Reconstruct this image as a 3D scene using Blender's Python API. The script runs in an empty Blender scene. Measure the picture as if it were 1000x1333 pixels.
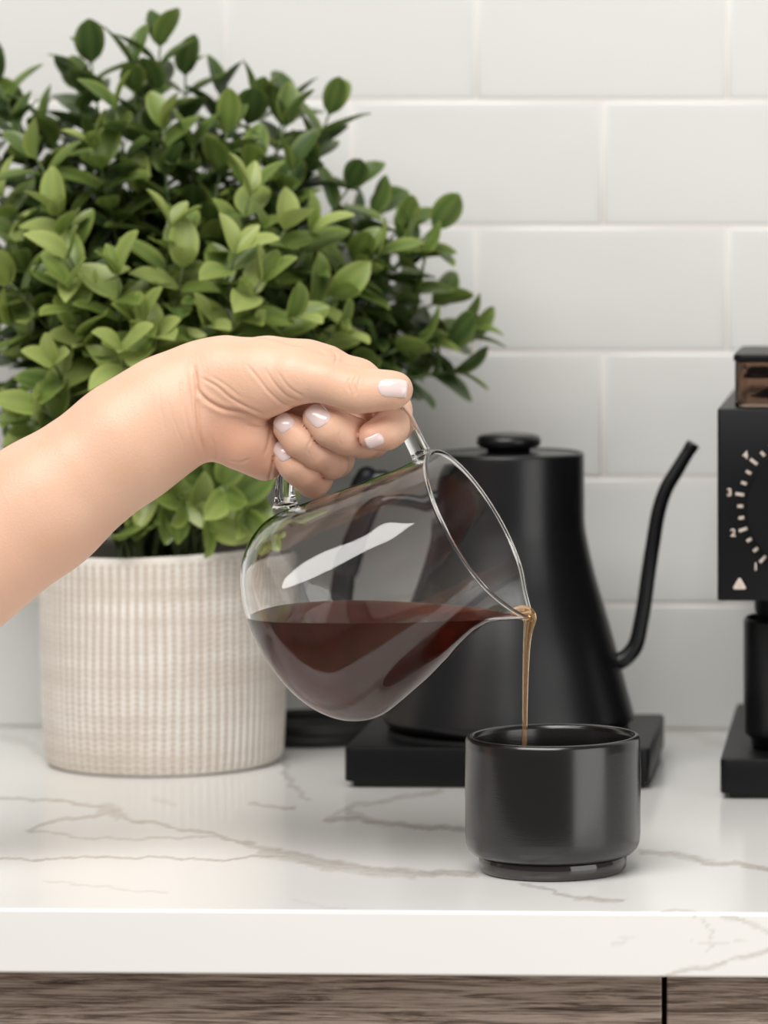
import bpy, bmesh, math, random
import numpy as np
from mathutils import Vector, Matrix
rng = random.Random(7)
C = bpy.context.scene.collection
sc = bpy.context.scene

# ------------------------------------------------------------------ camera
F = 5000.0; PX = 985.0; PY = 270.0; TH = math.radians(1.9)
CT = 0.9                                     # height of the worktop above the floor
CAM = np.array([0.0, 0.0, CT + 0.323])
FW = np.array([-math.sin(TH), math.cos(TH), 0.0])
RT = np.array([math.cos(TH), math.sin(TH), 0.0])
UP = np.array([0.0, 0.0, 1.0])
def W(px, py, d):
    return CAM + d * FW + (px - PX) / F * d * RT - (py - PY) / F * d * UP
def proj(P):
    q = np.asarray(P) - CAM
    d = q @ FW
    return PX + F * (q @ RT) / d, PY - F * (q @ UP) / d, d
cam = bpy.data.cameras.new('camera'); co = bpy.data.objects.new('camera', cam); C.objects.link(co)
cam.sensor_fit = 'VERTICAL'; cam.sensor_height = 36; cam.sensor_width = 36
cam.lens = F / 1333 * 36
cam.shift_x = -(PX - 500) / 1333; cam.shift_y = (PY - 666.5) / 1333
co.location = CAM; co.rotation_euler = (math.pi / 2, 0, TH)
cam.clip_start = 0.05
cam.dof.use_dof = True; cam.dof.focus_distance = 1.868; cam.dof.aperture_fstop = 8.6
sc.camera = co

# ------------------------------------------------------------------ light
w = bpy.data.worlds.new('world'); sc.world = w; w.use_nodes = True
w.node_tree.nodes['Background'].inputs[0].default_value = (1.0, 0.97, 0.93, 1)
w.node_tree.nodes['Background'].inputs[1].default_value = 0.24
def area(name, loc, target, sx, sy, power, col):
    l = bpy.data.lights.new(name, 'AREA'); l.shape = 'RECTANGLE'; l.size = sx; l.size_y = sy
    l.energy = power; l.color = col
    o = bpy.data.objects.new(name, l); C.objects.link(o); o.location = loc
    o.rotation_euler = (Vector(target) - Vector(loc)).to_track_quat('-Z', 'Y').to_euler()
    return o
area('window_light', (0.97, 1.09, 0.98), (0.0, 2.08, 0.98), 1.10, 1.20, 10.5, (1.0, 0.98, 0.95))
area('ceiling_light', (-0.50, 0.85, 2.35), (-0.1, 2.2, 0.95), 1.5, 1.1, 45, (1.0, 0.98, 0.95))
sc.view_settings.view_transform = 'Standard'; sc.view_settings.look = 'None'
sc.view_settings.exposure = -0.15; sc.view_settings.gamma = 1; sc.view_settings.use_curve_mapping = False

# ------------------------------------------------------------------ materials
class M:
    def __init__(s, name):
        s.m = bpy.data.materials.new(name); s.m.use_nodes = True
        s.t = s.m.node_tree; s.n = s.t.nodes; s.b = s.n['Principled BSDF']; s.out = s.n['Material Output']
    def set(s, **k):
        al = dict(color='Base Color', rough='Roughness', metal='Metallic', spec='Specular IOR Level', sss='Subsurface Weight',
                  coat='Coat Weight', coatr='Coat Roughness', trans='Transmission Weight', ior='IOR', normal='Normal')
        for a, v in k.items():
            i = s.b.inputs[al[a]]
            if isinstance(v, tuple) and len(v) == 3: v = (*v, 1)
            if hasattr(v, 'links'): s.t.links.new(v, i)
            else: i.default_value = v
        return s
    def node(s, typ, **k):
        n = s.n.new(typ)
        for a, v in k.items():
            if a.startswith('i_'):
                key = a[2:]; key = int(key) if key.isdigit() else key.replace('_', ' ')
                if hasattr(v, 'links'): s.t.links.new(v, n.inputs[key])
                else: n.inputs[key].default_value = v
            else: setattr(n, a, v)
        return n
    def coord(s, scale=(1, 1, 1), kind='Object'):
        tc = s.node('ShaderNodeTexCoord'); mp = s.node('ShaderNodeMapping', i_Vector=tc.outputs[kind], i_Scale=scale)
        return mp.outputs[0]
    def noise(s, vec, scale, detail=3, rough=.5, dist=0):
        return s.node('ShaderNodeTexNoise', i_Vector=vec, i_Scale=scale, i_Detail=detail, i_Roughness=rough, i_Distortion=dist).outputs[0]
    def ramp(s, fac, stops):
        r = s.node('ShaderNodeValToRGB', i_0=fac); e = r.color_ramp.elements
        while len(e) < len(stops): e.new(.5)
        for i, (p, c) in enumerate(stops):
            e[i].position = p; e[i].color = (*c, 1) if len(c) == 3 else c
        return r.outputs[0]
    def mix(s, fac, a, b, mode='MIX'):
        n = s.n.new('ShaderNodeMix'); n.data_type = 'RGBA'; n.blend_type = mode
        for i, v in ((0, fac), (6, a), (7, b)):
            if hasattr(v, 'links'): s.t.links.new(v, n.inputs[i])
            else: n.inputs[i].default_value = (*v, 1) if isinstance(v, tuple) else v
        return n.outputs[2]
    def math(s, op, a, b=0.0):
        return s.node('ShaderNodeMath', operation=op, i_0=a, i_1=b).outputs[0]
    def bump(s, h, strength=.3, dist=.001):
        return s.node('ShaderNodeBump', i_Height=h, i_Strength=strength, i_Distance=dist).outputs[0]
    def attr(s, name):
        return s.node('ShaderNodeAttribute', attribute_name=name)

def plain(name, color, rough=.5, **k): return M(name).set(color=color, rough=rough, **k).m

m = M('glazed_tile'); v = m.coord()
m.set(color=(0.69, 0.69, 0.67), rough=.22, normal=m.bump(m.noise(v, 14, 1), .35, .004)); m_tile = m.m
m = M('grout'); m_grout = m.set(color=m.ramp(m.noise(m.coord(), 60), [(0, (.72, .67, .63)), (1, (.80, .76, .72))]), rough=.9).m

m = M('veined_quartz'); a = m.attr('vein').outputs['Fac']; v = m.coord()
n1 = m.noise(v, 90, 5, .65); cloud = m.noise(v, 7, 3)
base = m.mix(m.math('MULTIPLY', cloud, .5), (.885, .88, .86), (.845, .835, .805))
vv = m.math('MULTIPLY', a, m.ramp(n1, [(.2, (.45,) * 3), (.65, (1.0,) * 3)]))
m.set(color=m.mix(vv, base, (.40, .32, .25)), rough=.16, spec=.5); m_quartz = m.m

m = M('grey_brown_wood'); v = m.coord((9, 1, 190))
g = m.noise(v, 2.0, 6, .72, .9); g2 = m.noise(m.coord((12, 1, 520)), 2.5, 4, .6)
gg = m.math('MULTIPLY', m.math('ADD', g, m.math('MULTIPLY', g2, .5)), .68)
col = m.ramp(gg, [(.38, (.06, .042, .034)), (.45, (.16, .115, .09)), (.52, (.37, .285, .235)), (.62, (.55, .45, .385))])
m.set(color=col, rough=.6, normal=m.bump(gg, .5, .001)); m_wood = m.m
m_wood_dark = plain('dark_carcass_board', (.10, .075, .06), .7)  # one even dark brown for carcass and plinth

m = M('matte_black_metal'); m.set(color=(.005, .005, .006), rough=.32, spec=.46,
      normal=m.bump(m.noise(m.coord(), 1500, 1), .06, .0004)); m_black = m.m
m_blackbase = plain('matte_black_plastic', (.005, .005, .006), .42, spec=.2)
m_blackdial = plain('dial_black', (.004, .004, .005), .45, spec=.2)
m_rubber = plain('black_rubber', (.005, .005, .005), .6)
m = M('satin_black_glaze'); m.set(color=(.006, .0055, .0055), rough=.22, spec=.7,
      normal=m.bump(m.noise(m.coord((1, 1, 9)), 160, 2), .05, .0005)); m_mug = m.m
m_foot = plain('polished_black_glaze', (.02, .016, .015), .07, spec=.8)
m_print = plain('beige_print', (.62, .53, .46), .6)
m_dot = plain('print_dot', (.06, .055, .05), .6)

m = M('clear_glass'); m.set(color=(1, 1, 1), rough=0.0, trans=1.0, ior=1.47); m_glass = m.m
m = M('smoked_acrylic'); m.set(color=(.50, .38, .31), rough=0.02, trans=1.0, ior=1.3); m_smoke = m.m
def liquid(name, dens, c):
    m = M(name); m.set(color=(1, 1, 1), rough=0.0, trans=1.0, ior=1.33)
    va = m.node('ShaderNodeVolumeAbsorption', i_Color=(*c, 1), i_Density=dens)
    m.t.links.new(va.outputs[0], m.out.inputs['Volume']); return m.m
m_coffee = liquid('brewed_coffee', 300.0, (.90, .58, .32))
def turbid_or_sheen(mat, fac, col):
    t = mat.node_tree; d = t.nodes.new('ShaderNodeBsdfDiffuse'); d.inputs[0].default_value = (*col, 1)
    x = t.nodes.new('ShaderNodeMixShader'); x.inputs[0].default_value = fac
    t.links.new(t.nodes['Principled BSDF'].outputs[0], x.inputs[1]); t.links.new(d.outputs[0], x.inputs[2]); t.links.new(x.outputs[0], t.nodes['Material Output'].inputs[0])
turbid_or_sheen(m_coffee, .42, (.13, .030, .017))
m_stream = liquid('thin_coffee', 170.0, (.93, .60, .18)); turbid_or_sheen(m_stream, .12, (.80, .46, .15))  # stream's amber diffuse share paints in its bright golden reflection

m = M('skin'); v = m.coord()
pk = m.attr('pink').outputs['Fac']
b0 = m.mix(m.noise(v, 35, 3), (.70, .42, .285), (.78, .515, .38))
b1 = m.mix(m.math('MULTIPLY', pk, .8), b0, (.74, .35, .24))
fine = m.noise(v, 900, 2); med = m.noise(m.coord((1, 1, .5)), 260, 3)
m.set(color=b1, rough=.42, sss=.05, spec=.4,
      normal=m.bump(m.math('ADD', fine, med), .22, .0006))
m.b.inputs['Subsurface Radius'].default_value = (1, .35, .2); m.b.inputs['Subsurface Scale'].default_value = .004
m_skin = m.m
m_nail = plain('pale_pink_polish', (.76, .61, .59), .12, coat=.6, coatr=.05)

m = M('leaf_green'); at = m.attr('tint')
tw = m.node('ShaderNodeSeparateColor', i_0=at.outputs['Color'])
tint, edge = tw.outputs[0], tw.outputs[1]
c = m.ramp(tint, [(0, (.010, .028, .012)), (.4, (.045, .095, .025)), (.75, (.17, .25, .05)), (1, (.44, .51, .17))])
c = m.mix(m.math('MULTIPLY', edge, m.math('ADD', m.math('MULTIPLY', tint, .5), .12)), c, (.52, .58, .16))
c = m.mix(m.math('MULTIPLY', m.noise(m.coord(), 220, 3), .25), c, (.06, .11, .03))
m.set(color=c, rough=.36, spec=.5)
tr = m.node('ShaderNodeBsdfTranslucent', i_Color=c)
ms = m.node('ShaderNodeMixShader', i_0=.22, i_1=m.b.outputs[0], i_2=tr.outputs[0])
m.t.links.new(ms.outputs[0], m.out.inputs[0]); m_leaf = m.m
m_stem = plain('stem_green', (.10, .14, .05), .6)
m = M('woven_stoneware'); at = m.attr('weave').outputs['Fac']
v = m.coord((1, 1, 1)); blot = m.noise(v, 22, 4, .6); hb = m.noise(m.coord((.6, .6, 14)), 9, 3)
fac = m.math('MULTIPLY', at, m.ramp(m.math('MULTIPLY', m.math('ADD', blot, hb), .5), [(.35, (.25,) * 3), (.6, (1.0,) * 3)]))
cc = m.mix(fac, (.50, .43, .365), (.82, .79, .745))
m.set(color=cc, rough=.8, normal=m.bump(m.noise(v, 700, 2), .3, .0006)); m_pot = m.m
m = M('potting_soil'); m_soil = m.set(color=(.018, .013, .01), rough=.95, normal=m.bump(m.noise(m.coord(), 300, 4), 1, .003)).m
m = M('floor_boards'); m_floor = m.set(color=m.ramp(m.noise(m.coord((.6, 9, 1)), 3, 4), [(.3, (.33, .26, .20)), (.7, (.45, .37, .30))]), rough=.5).m
m_paint = plain('white_wall_paint', (.78, .77, .75), .8)

# ------------------------------------------------------------------ helpers
def mesh(name, vs, fs, mat, smooth=True):
    me = bpy.data.meshes.new(name)
    vs = np.asarray(vs, dtype=np.float64)
    me.from_pydata(vs.tolist() if len(vs) else [], [], fs if isinstance(fs, list) else fs.tolist()); me.update()
    me.materials.append(mat)
    if smooth: me.polygons.foreach_set('use_smooth', [True] * len(me.polygons))
    return me
def tag(o, label=None, cat=None, group=None, kind=None):
    if label: o['label'] = label
    if cat: o['category'] = cat
    if group: o['group'] = group
    if kind: o['kind'] = kind
    return o
def wloc(o):
    v = np.zeros(3)
    while o: v = v + np.array(o.location); o = o.parent
    return v
def thing(name, loc, label, cat, group=None):
    o = bpy.data.objects.new(name, None); C.objects.link(o); o.location = loc
    o.empty_display_size = .02
    return tag(o, label, cat, group)
def obj(name, vs, fs, mat, parent=None, smooth=True, label=None, origin=None):
    """world-space vertices -> one mesh object, parented without moving"""
    vs = np.asarray(vs, dtype=np.float64)
    if origin is None:
        origin = wloc(parent) if parent else np.array([vs[:, 0].mean(), vs[:, 1].mean(), vs[:, 2].min()])
    o = bpy.data.objects.new(name, mesh(name, vs - origin, fs, mat, smooth)); C.objects.link(o)
    if parent: o.parent = parent; o.location = origin - wloc(parent)
    else: o.location = origin
    if label: o['label'] = label
    return o
def bevel_box(x0, x1, y0, y1, z0, z1, r=.002, seg=3):
    bm = bmesh.new(); bmesh.ops.create_cube(bm, size=1)
    for v in bm.verts:
        v.co = Vector(((x0 + x1) / 2 + v.co.x * (x1 - x0), (y0 + y1) / 2 + v.co.y * (y1 - y0), (z0 + z1) / 2 + v.co.z * (z1 - z0)))
    if r > 0: bmesh.ops.bevel(bm, geom=bm.edges[:], offset=r, segments=seg, affect='EDGES', profile=.5)
    vs = [tuple(v.co) for v in bm.verts]; fs = [[v.index for v in f.verts] for f in bm.faces]; bm.free()
    return np.array(vs), fs
def vround_box(x0, x1, y0, y1, z0, z1, rv, re=.0015):
    """box with large rounding on its vertical edges and small on the rest"""
    bm = bmesh.new(); bmesh.ops.create_cube(bm, size=1)
    for v in bm.verts:
        v.co = Vector(((x0 + x1) / 2 + v.co.x * (x1 - x0), (y0 + y1) / 2 + v.co.y * (y1 - y0), (z0 + z1) / 2 + v.co.z * (z1 - z0)))
    ve = [e for e in bm.edges if abs(e.verts[0].co.z - e.verts[1].co.z) > 1e-6]
    bmesh.ops.bevel(bm, geom=ve, offset=rv, segments=6, affect='EDGES', profile=.5)
    he = [e for e in bm.edges if abs(e.verts[0].co.z - e.verts[1].co.z) < 1e-6 and not (all(abs(f.normal.z) < .1 for f in e.link_faces))]
    bm.normal_update()
    he = [e for e in bm.edges if len(e.link_faces) == 2 and any(abs(f.normal.z) > .9 for f in e.link_faces) and any(abs(f.normal.z) < .1 for f in e.link_faces)]
    bmesh.ops.bevel(bm, geom=he, offset=re, segments=2, affect='EDGES', profile=.5)
    vs = [tuple(v.co) for v in bm.verts]; fs = [[v.index for v in f.verts] for f in bm.faces]; bm.free()
    return np.array(vs), fs
def lathe(prof, c, seg=96, caps=(True, True)):
    """prof: (r, z) from bottom to top, about vertical axis through c"""
    vs = []; fs = []
    for r, z in prof:
        for i in range(seg):
            a = 2 * math.pi * i / seg
            vs.append((c[0] + r * math.cos(a), c[1] + r * math.sin(a), c[2] + z))
    n = len(prof)
    for j in range(n - 1):
        for i in range(seg):
            k = (i + 1) % seg
            fs.append([j * seg + i, j * seg + k, (j + 1) * seg + k, (j + 1) * seg + i])
    if caps[0]: fs.append(list(range(seg))[::-1])
    if caps[1]: fs.append([(n - 1) * seg + i for i in range(seg)])
    return np.array(vs), fs
def catmull(pts, n=8):
    P = [np.asarray(p, float) for p in pts]; P = [2 * P[0] - P[1]] + P + [2 * P[-1] - P[-2]]
    out = []
    for i in range(1, len(P) - 2):
        for k in range(n):
            t = k / n; a, b, c, d = P[i - 1:i + 3]
            out.append(.5 * ((2 * b) + (-a + c) * t + (2 * a - 5 * b + 4 * c - d) * t * t + (-a + 3 * b - 3 * c + d) * t ** 3))
    out.append(P[-2]); return np.array(out)
def tube(path, ru, rv=None, seg=16, hint=(0, 1, 0), power=2.0):
    """sweep a (super)ellipse; ru across, rv along hint; arrays or scalars"""
    path = np.asarray(path); n = len(path)
    ru = np.broadcast_to(ru, n); rv = ru if rv is None else np.broadcast_to(rv, n)
    vs = []; fs = []
    h = np.array(hint, float)
    for i in range(n):
        t = path[min(i + 1, n - 1)] - path[max(i - 1, 0)]; t = t / np.linalg.norm(t)
        v_ = h - (h @ t) * t; v_ /= np.linalg.norm(v_); u_ = np.cross(t, v_)
        for k in range(seg):
            a = 2 * math.pi * k / seg; ca, sa = math.cos(a), math.sin(a)
            q = (abs(ca) ** power + abs(sa) ** power) ** (-1 / power)
            vs.append(path[i] + u_ * ca * q * ru[i] + v_ * sa * q * rv[i])
    for i in range(n - 1):
        for k in range(seg):
            l = (k + 1) % seg
            fs.append([i * seg + k, i * seg + l, (i + 1) * seg + l, (i + 1) * seg + k])
    fs.append(list(range(seg))[::-1]); fs.append([(n - 1) * seg + k for k in range(seg)])
    return np.array(vs), fs
def sweep_end(path, r, n=5):
    """radii array with hemispherical ends appended to path"""
    t0 = path[0] - path[1]; t0 /= np.linalg.norm(t0); t1 = path[-1] - path[-2]; t1 /= np.linalg.norm(t1)
    r = np.array(np.broadcast_to(r, len(path)), float)
    A = [(path[0] + t0 * r[0] * math.sin(a), r[0] * math.cos(a)) for a in np.linspace(math.pi / 2 * .98, .2, n)]
    B = [(path[-1] + t1 * r[-1] * math.sin(a), r[-1] * math.cos(a)) for a in np.linspace(.2, math.pi / 2 * .98, n)]
    P = np.array([a[0] for a in A] + list(path) + [b[0] for b in B])
    return P, np.array([a[1] for a in A] + list(r) + [b[1] for b in B])
def flat_normals(o, ang=35):
    me = o.data
    for e in me.edges: pass
    me.set_sharp_from_angle(angle=math.radians(ang))
    return o

# ------------------------------------------------------------------ setting: wall, counter, cabinets, floor
YW = 2.372
def wall_x(px): # X on the wall for a pixel column
    k = (px - PX) / F
    d = YW / (math.cos(TH) + k * math.sin(TH))
    return W(px, 500, d)[0]
pitch = 0.1558; ph = 0.0779
wb, wf = bevel_box(-1.8, 1.2, YW + .0015, YW + .10, 0, 2.6, 0)
wall = obj('wall_back', wb, wf, m_paint, smooth=False); tag(wall, 'white painted wall behind the tiled splashback', kind='structure')
gb, gf = bevel_box(-1.8, 1.2, YW - .0003, YW + .0016, CT, CT + 12 * ph, 0)
obj('grout', gb, gf, m_grout, wall, smooth=False)
# one pillowed tile, shared by all
def tile_mesh():
    hw, hh = pitch / 2 - .0007, ph / 2 - .0007
    offs = [0, .0002, .0008, .002, .004, .0075]; dep = [0, -.0005, -.0010, -.0013, -.00155, -.0017]
    vs = []; fs = []
    for o_, dp in zip(offs, dep):
        a, b = hw - o_, hh - o_
        vs += [(-a, dp, -b), (a, dp, -b), (a, dp, b), (-a, dp, b)]
    for j in range(len(offs) - 1):
        for k in range(4):
            l = (k + 1) % 4; fs.append([j * 4 + k, j * 4 + l, (j + 1) * 4 + l, (j + 1) * 4 + k])
    fs.append([(len(offs) - 1) * 4 + k for k in range(4)])
    return mesh('tile', vs, fs, m_tile, smooth=True)
tm = tile_mesh()
xo, xe = wall_x(294), wall_x(458)
wl = wloc(wall)
for row in range(12):
    zc = CT + (row + .5) * ph
    x0 = xe if row % 2 == 0 else xe - pitch / 2
    # counted from the counter: rows 0,2,4 (from the bottom) line up with the joint near x=622
    x0 = xo if row % 2 == 1 else xe
    if row % 2 == 0: x0 = xe
    for k in range(-9, 9):
        cx = x0 + (k + .5) * pitch
        if cx - pitch / 2 < -1.8 or cx + pitch / 2 > 1.2: continue
        t = bpy.data.objects.new('tile', tm); C.objects.link(t); t.parent = wall
        t.location = Vector((cx, YW + rng.uniform(-.0001, .0001), zc)) - Vector(wl)
        t.rotation_euler = (rng.uniform(-.002, .002), 0, rng.uniform(-.002, .002))
fb, ff = bevel_box(-1.8, 1.2, -.6, YW, -.02, 0, 0)
tag(obj('floor', fb, ff, m_floor, smooth=False), 'brown boarded kitchen floor', kind='structure')

# worktop: dense grid with a vein attribute
YF = 1.757; RE = .0016; TK = .0295
VE = [  # (points in pixels, half width px, strength)
 ([(-60,1042),(0,1040),(60,1041),(110,1047),(140,1052),(152,1060),(172,1068),(205,1072),(232,1079),(275,1085),(300,1092),(322,1100)], 2.0, .55),
 ([(318,1097),(335,1104),(362,1107),(392,1115),(430,1122),(470,1130),(520,1135),(560,1137),(620,1137)], 3.6, .5),
 ([(340,1110),(372,1113),(410,1124),(450,1130),(500,1136),(540,1137)], 5.5, .42),
 ([(130,1054),(145,1052),(158,1058),(150,1063)], 5, .45),
 ([(38,1082),(48,1075),(70,1069),(105,1064),(150,1059)], 2.2, .5), ([(38,1082),(52,1081),(75,1086),(110,1091),(180,1092),(240,1090),(295,1089)], 1.7, .35),
 ([(-60,1121),(0,1118),(40,1119),(85,1118),(110,1114),(140,1117),(200,1116),(255,1118),(275,1121),(300,1118),(340,1115),(375,1113)], 1.5, .55),
 ([(372,985),(371,1005),(380,1022),(398,1040)], 3.0, .35), ([(322,1047),(350,1049),(385,1053)], 2.2, .45),
 ([(200,1040),(215,1044),(225,1047)], 3, .2),
 ([(425,1066),(447,1056),(462,1048),(500,1043),(545,1034),(575,1030)], 3.2, .35), ([(425,1066),(470,1066),(510,1073),(560,1077),(606,1080)], 3.4, .5),
 ([(455,1058),(480,1067),(500,1072)], 4.5, .3),
 ([(835,1110),(868,1110),(900,1117),(925,1124),(960,1125),(1010,1132),(1060,1140)], 3.0, .5), ([(878,1112),(900,1118),(930,1122)],4,.35),
 ([(676,1150),(700,1155),(725,1162),(755,1169),(790,1171),(812,1171)], 1.8, .5), ([(745,1168),(770,1172),(800,1172)], 2.6, .4),
 ([(60,1148),(105,1151),(170,1159),(220,1163)], 1.4, .2), ([(0,960),(40,968),(60,985)], 5, .25), ([(865,948),(900,955),(950,970),(1000,985)], 6, .18),
 ([(862,1186),(880,1185),(900,1187),(925,1206),(927,1222),(922,1238)], 1.7, .3), ([(940,1193),(965,1198),(990,1207),(1020,1222)], 2.4, .35),
 ([(862,1272),(885,1265),(925,1259),(952,1250),(985,1242),(1030,1225)], 2.6, .4), ([(795,1228),(815,1226),(808,1220),(826,1222)], 2.2, .18),
 ([(900,1227),(940,1227),(975,1226)], 1.2, .2), ([(380,1172),(420,1180),(450,1184)],1.2,.12)]
def counter():
    xs = np.concatenate([np.linspace(-1.75, -.55, 13)[:-1], np.arange(-.55, .12, .0014), np.linspace(.12, 1.15, 12)[1:]])
    prof = [(YW, CT - TK), (YF + .02, CT - TK)]
    prof += [(YF, z) for z in np.arange(CT - TK, CT - RE, .0012)]
    prof += [(YF + RE - RE * math.cos(a), CT - RE + RE * math.sin(a)) for a in np.linspace(0, math.pi / 2, 6)]
    prof += [(y, CT) for y in np.arange(YF + RE + .0024, YW - .0015, .0024)] + [(YW - .0012, CT)]
    prof = np.array(prof)[1:]
    n, k = len(prof), len(xs)
    vs = np.zeros((n, k, 3)); vs[:, :, 0] = xs; vs[:, :, 1] = prof[:, :1]; vs[:, :, 2] = prof[:, 1:]
    vs = vs.reshape(-1, 3)
    i, j = np.meshgrid(np.arange(n - 1), np.arange(k - 1), indexing='ij'); q = (i * k + j).ravel()
    fs = np.stack([q, q + 1, q + k + 1, q + k], 1).tolist()
    # wiggle the look-up a little so the veins are ragged
    px, py, _ = proj(vs)
    wig = np.random.RandomState(3)
    px = px + 2.0 * np.sin(px * .21 + py * .6) + 2 * np.sin(px * .083 + py * .37)
    py = py + 1.1 * np.sin(px * .10) + .6 * np.sin(px * .23 + 1) + .35 * np.sin(px * .61 + py * .2)
    val = np.zeros(len(vs))
    for pts, hw, st in VE:
        P = np.array(pts, float); d = np.full(len(vs), 1e9)
        x0, x1 = P[:, 0].min() - 30, P[:, 0].max() + 30
        mk = (px > x0) & (px < x1)
        for a, b in zip(P[:-1], P[1:]):
            ab = b - a; t = np.clip(((px[mk] - a[0]) * ab[0] + (py[mk] - a[1]) * ab[1]) / (ab @ ab), 0, 1)
            d[mk] = np.minimum(d[mk], np.hypot(px[mk] - a[0] - t * ab[0], py[mk] - a[1] - t * ab[1]))
        val = np.maximum(val, st * 1.25 * np.clip(1.45 - d / hw, 0, 1) ** .7)
    o = obj('worktop', vs, fs, m_quartz, smooth=True)
    at = o.data.attributes.new('vein', 'FLOAT', 'POINT'); at.data.foreach_set('value', val.astype(np.float32))
    return tag(o, 'white quartz worktop with beige-brown veins running under the cup and pot', 'countertop')
counter()
# cabinets
XS = W(866, 1300, 1.79)[0]; YC = YF + .022
for nm, xa, xb, lab in (('base_cabinet', XS - .80, XS - .0004, 'grey-brown wood grain base cabinet, the wide one left of the seam'),
                        ('base_cabinet', XS + .0004, XS + .60, 'grey-brown wood grain base cabinet right of the seam, paler front')):
    t = thing(nm, (xa + (xb - xa) / 2, YC + .25, 0.0), lab, 'cabinet', 'base cabinets under the worktop')
    v_, f_ = bevel_box(xa, xb, YC + .019, YW - .02, .10, CT - TK - .0005, .0008, 1); obj('carcass', v_, f_, m_wood_dark, t, smooth=False)
    v_, f_ = bevel_box(xa + .02, xb - .02, YC + .07, YW - .04, 0, .10, .0008, 1); obj('plinth', v_, f_, m_wood_dark, t, smooth=False)
    v_, f_ = bevel_box(xa + .0008, xb - .0008, YC, YC + .0185, CT - TK - .18, CT - TK - .003, .0008, 2); obj('drawer_front', v_, f_, m_wood, t, smooth=False)
    v_, f_ = bevel_box(xa + .0008, xb - .0008, YC, YC + .0185, .105, CT - TK - .183, .0008, 2); obj('door', v_, f_, m_wood, t, smooth=False)

# ------------------------------------------------------------------ planter and plant
PD = 2.24; pc = W(214, 991, PD); pc[2] = CT
plant = thing('potted_plant', pc, 'bushy green leafy plant in a cream woven-texture pot, left of the kettle', 'plant')
def pot():
    R, H = .0700, .1245; NR = 84; seg = NR * 8; nz = 210
    a = np.arange(seg) * 2 * math.pi / seg
    z = np.linspace(0, 1, nz)
    prof = R * np.interp(z, [0, .015, .05, .3, .6, .97, 1], [.935, .965, .98, 1.0, 1.012, 1.018, 1.008])
    A, Z = np.meshgrid(a, z)
    wob = .35 * np.sin(3 * A + 5 * Z) + .25 * np.sin(7 * A - 9 * Z)
    rib = .5 + .5 * np.cos(NR * A + wob)
    rows = .5 + .5 * np.cos(2 * math.pi * Z * 38 + .5 * np.sin(5 * A) + math.pi * (np.floor(NR * A / (2 * math.pi)) % 2) * .6)
    fade = np.clip((.985 - Z) / .02, 0, 1) * np.clip(Z / .02, 0, 1)
    mixr = .55 + .45 * np.sin(2.2 * A + 1.3) * np.cos(4 * Z)       # some zones show ribs, others courses
    hgt = (rib * (.35 + .45 * mixr) + rows * (.5 - .3 * mixr)) * fade
    rr = prof[:, None] + .0009 * hgt - .0003 + .0006 * np.sin(2 * A + 1) * Z
    zz = Z * H + .0010 * np.sin(A * 2 + 2.2) * Z + .0012 * Z * np.cos(A)
    vs = np.stack([pc[0] + rr * np.cos(A), pc[1] + rr * np.sin(A), CT + .0006 + zz], -1).reshape(-1, 3)
    i, j = np.meshgrid(np.arange(nz - 1), np.arange(seg), indexing='ij'); jn = (j + 1) % seg
    fs = np.stack([i * seg + j, i * seg + jn, (i + 1) * seg + jn, (i + 1) * seg + j], -1).reshape(-1, 4).tolist()
    val = (np.clip(rib * 1.1 * (.4 + .6 * mixr) + rows * .45 * (1.2 - mixr), 0, 1) * fade + (1 - fade) * .9).reshape(-1)
    # inner wall
    base = len(vs); inner = []
    for q, (dr, dz) in enumerate([(-.0015, .0006), (-.004, -.0002), (-.005, -.004), (-.005, -.03)]):
        ar = rr[-1] + dr
        inner.append(np.stack([pc[0] + ar * np.cos(a), pc[1] + ar * np.sin(a), CT + .0006 + zz[-1] + dz], -1))
    vs = np.concatenate([vs] + inner); val = np.concatenate([val, np.full(4 * seg, .9)])
    prev = (nz - 1) * seg
    for q in range(4):
        cur = base + q * seg
        for k in range(seg): l = (k + 1) % seg; fs.append([prev + k, prev + l, cur + l, cur + k])
        prev = cur
    fs.append(list(range(seg))[::-1])
    o = obj('pot', vs, fs, m_pot, plant, label='cream and taupe stoneware pot with a woven rib texture')
    at = o.data.attributes.new('weave', 'FLOAT', 'POINT'); at.data.foreach_set('value', val.astype(np.float32))
pot()
v_, f_ = lathe([(.066, .098), (.066, .112), (.050, .1135), (.02, .1155), (.002, .116)], pc, 64)
obj('soil', v_, f_, m_soil, plant)

def leaf_geo(tint, curl, seed):
    """leaf of unit length along +X, upper face +Z"""
    r_ = random.Random(seed); nl, nw = 8, 4
    vs = []; col = []; fs = []
    for i in range(nl + 1):
        t = i / nl
        wd = .245 * (max(0, 1 - (2 * t ** .92 - 1) ** 2) ** .62 if 0 < t < 1 else 0.0) + (.022 if t == 0 else .03 if t == 1 else 0)
        for j in range(nw + 1):
            s = j / nw * 2 - 1
            z = .10 * abs(s) ** 1.4 * wd / .25 - curl * t * t + .015 * math.sin(6 * t + s * 2 + seed)
            vs.append((t, s * wd, z))
            e = abs(s) ** 3 * .9 if abs(s) > .6 else (.35 if j == nw // 2 else 0.0)
            if t > .9: e = max(e, .7)
            col.append((tint + .12 * t, e, 0, 1))
    for i in range(nl):
        for j in range(nw):
            q = i * (nw + 1) + j; fs.append([q, q + 1, q + nw + 2, q + nw + 1])
    return np.array(vs), fs, np.array(col)
LV = []
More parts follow.
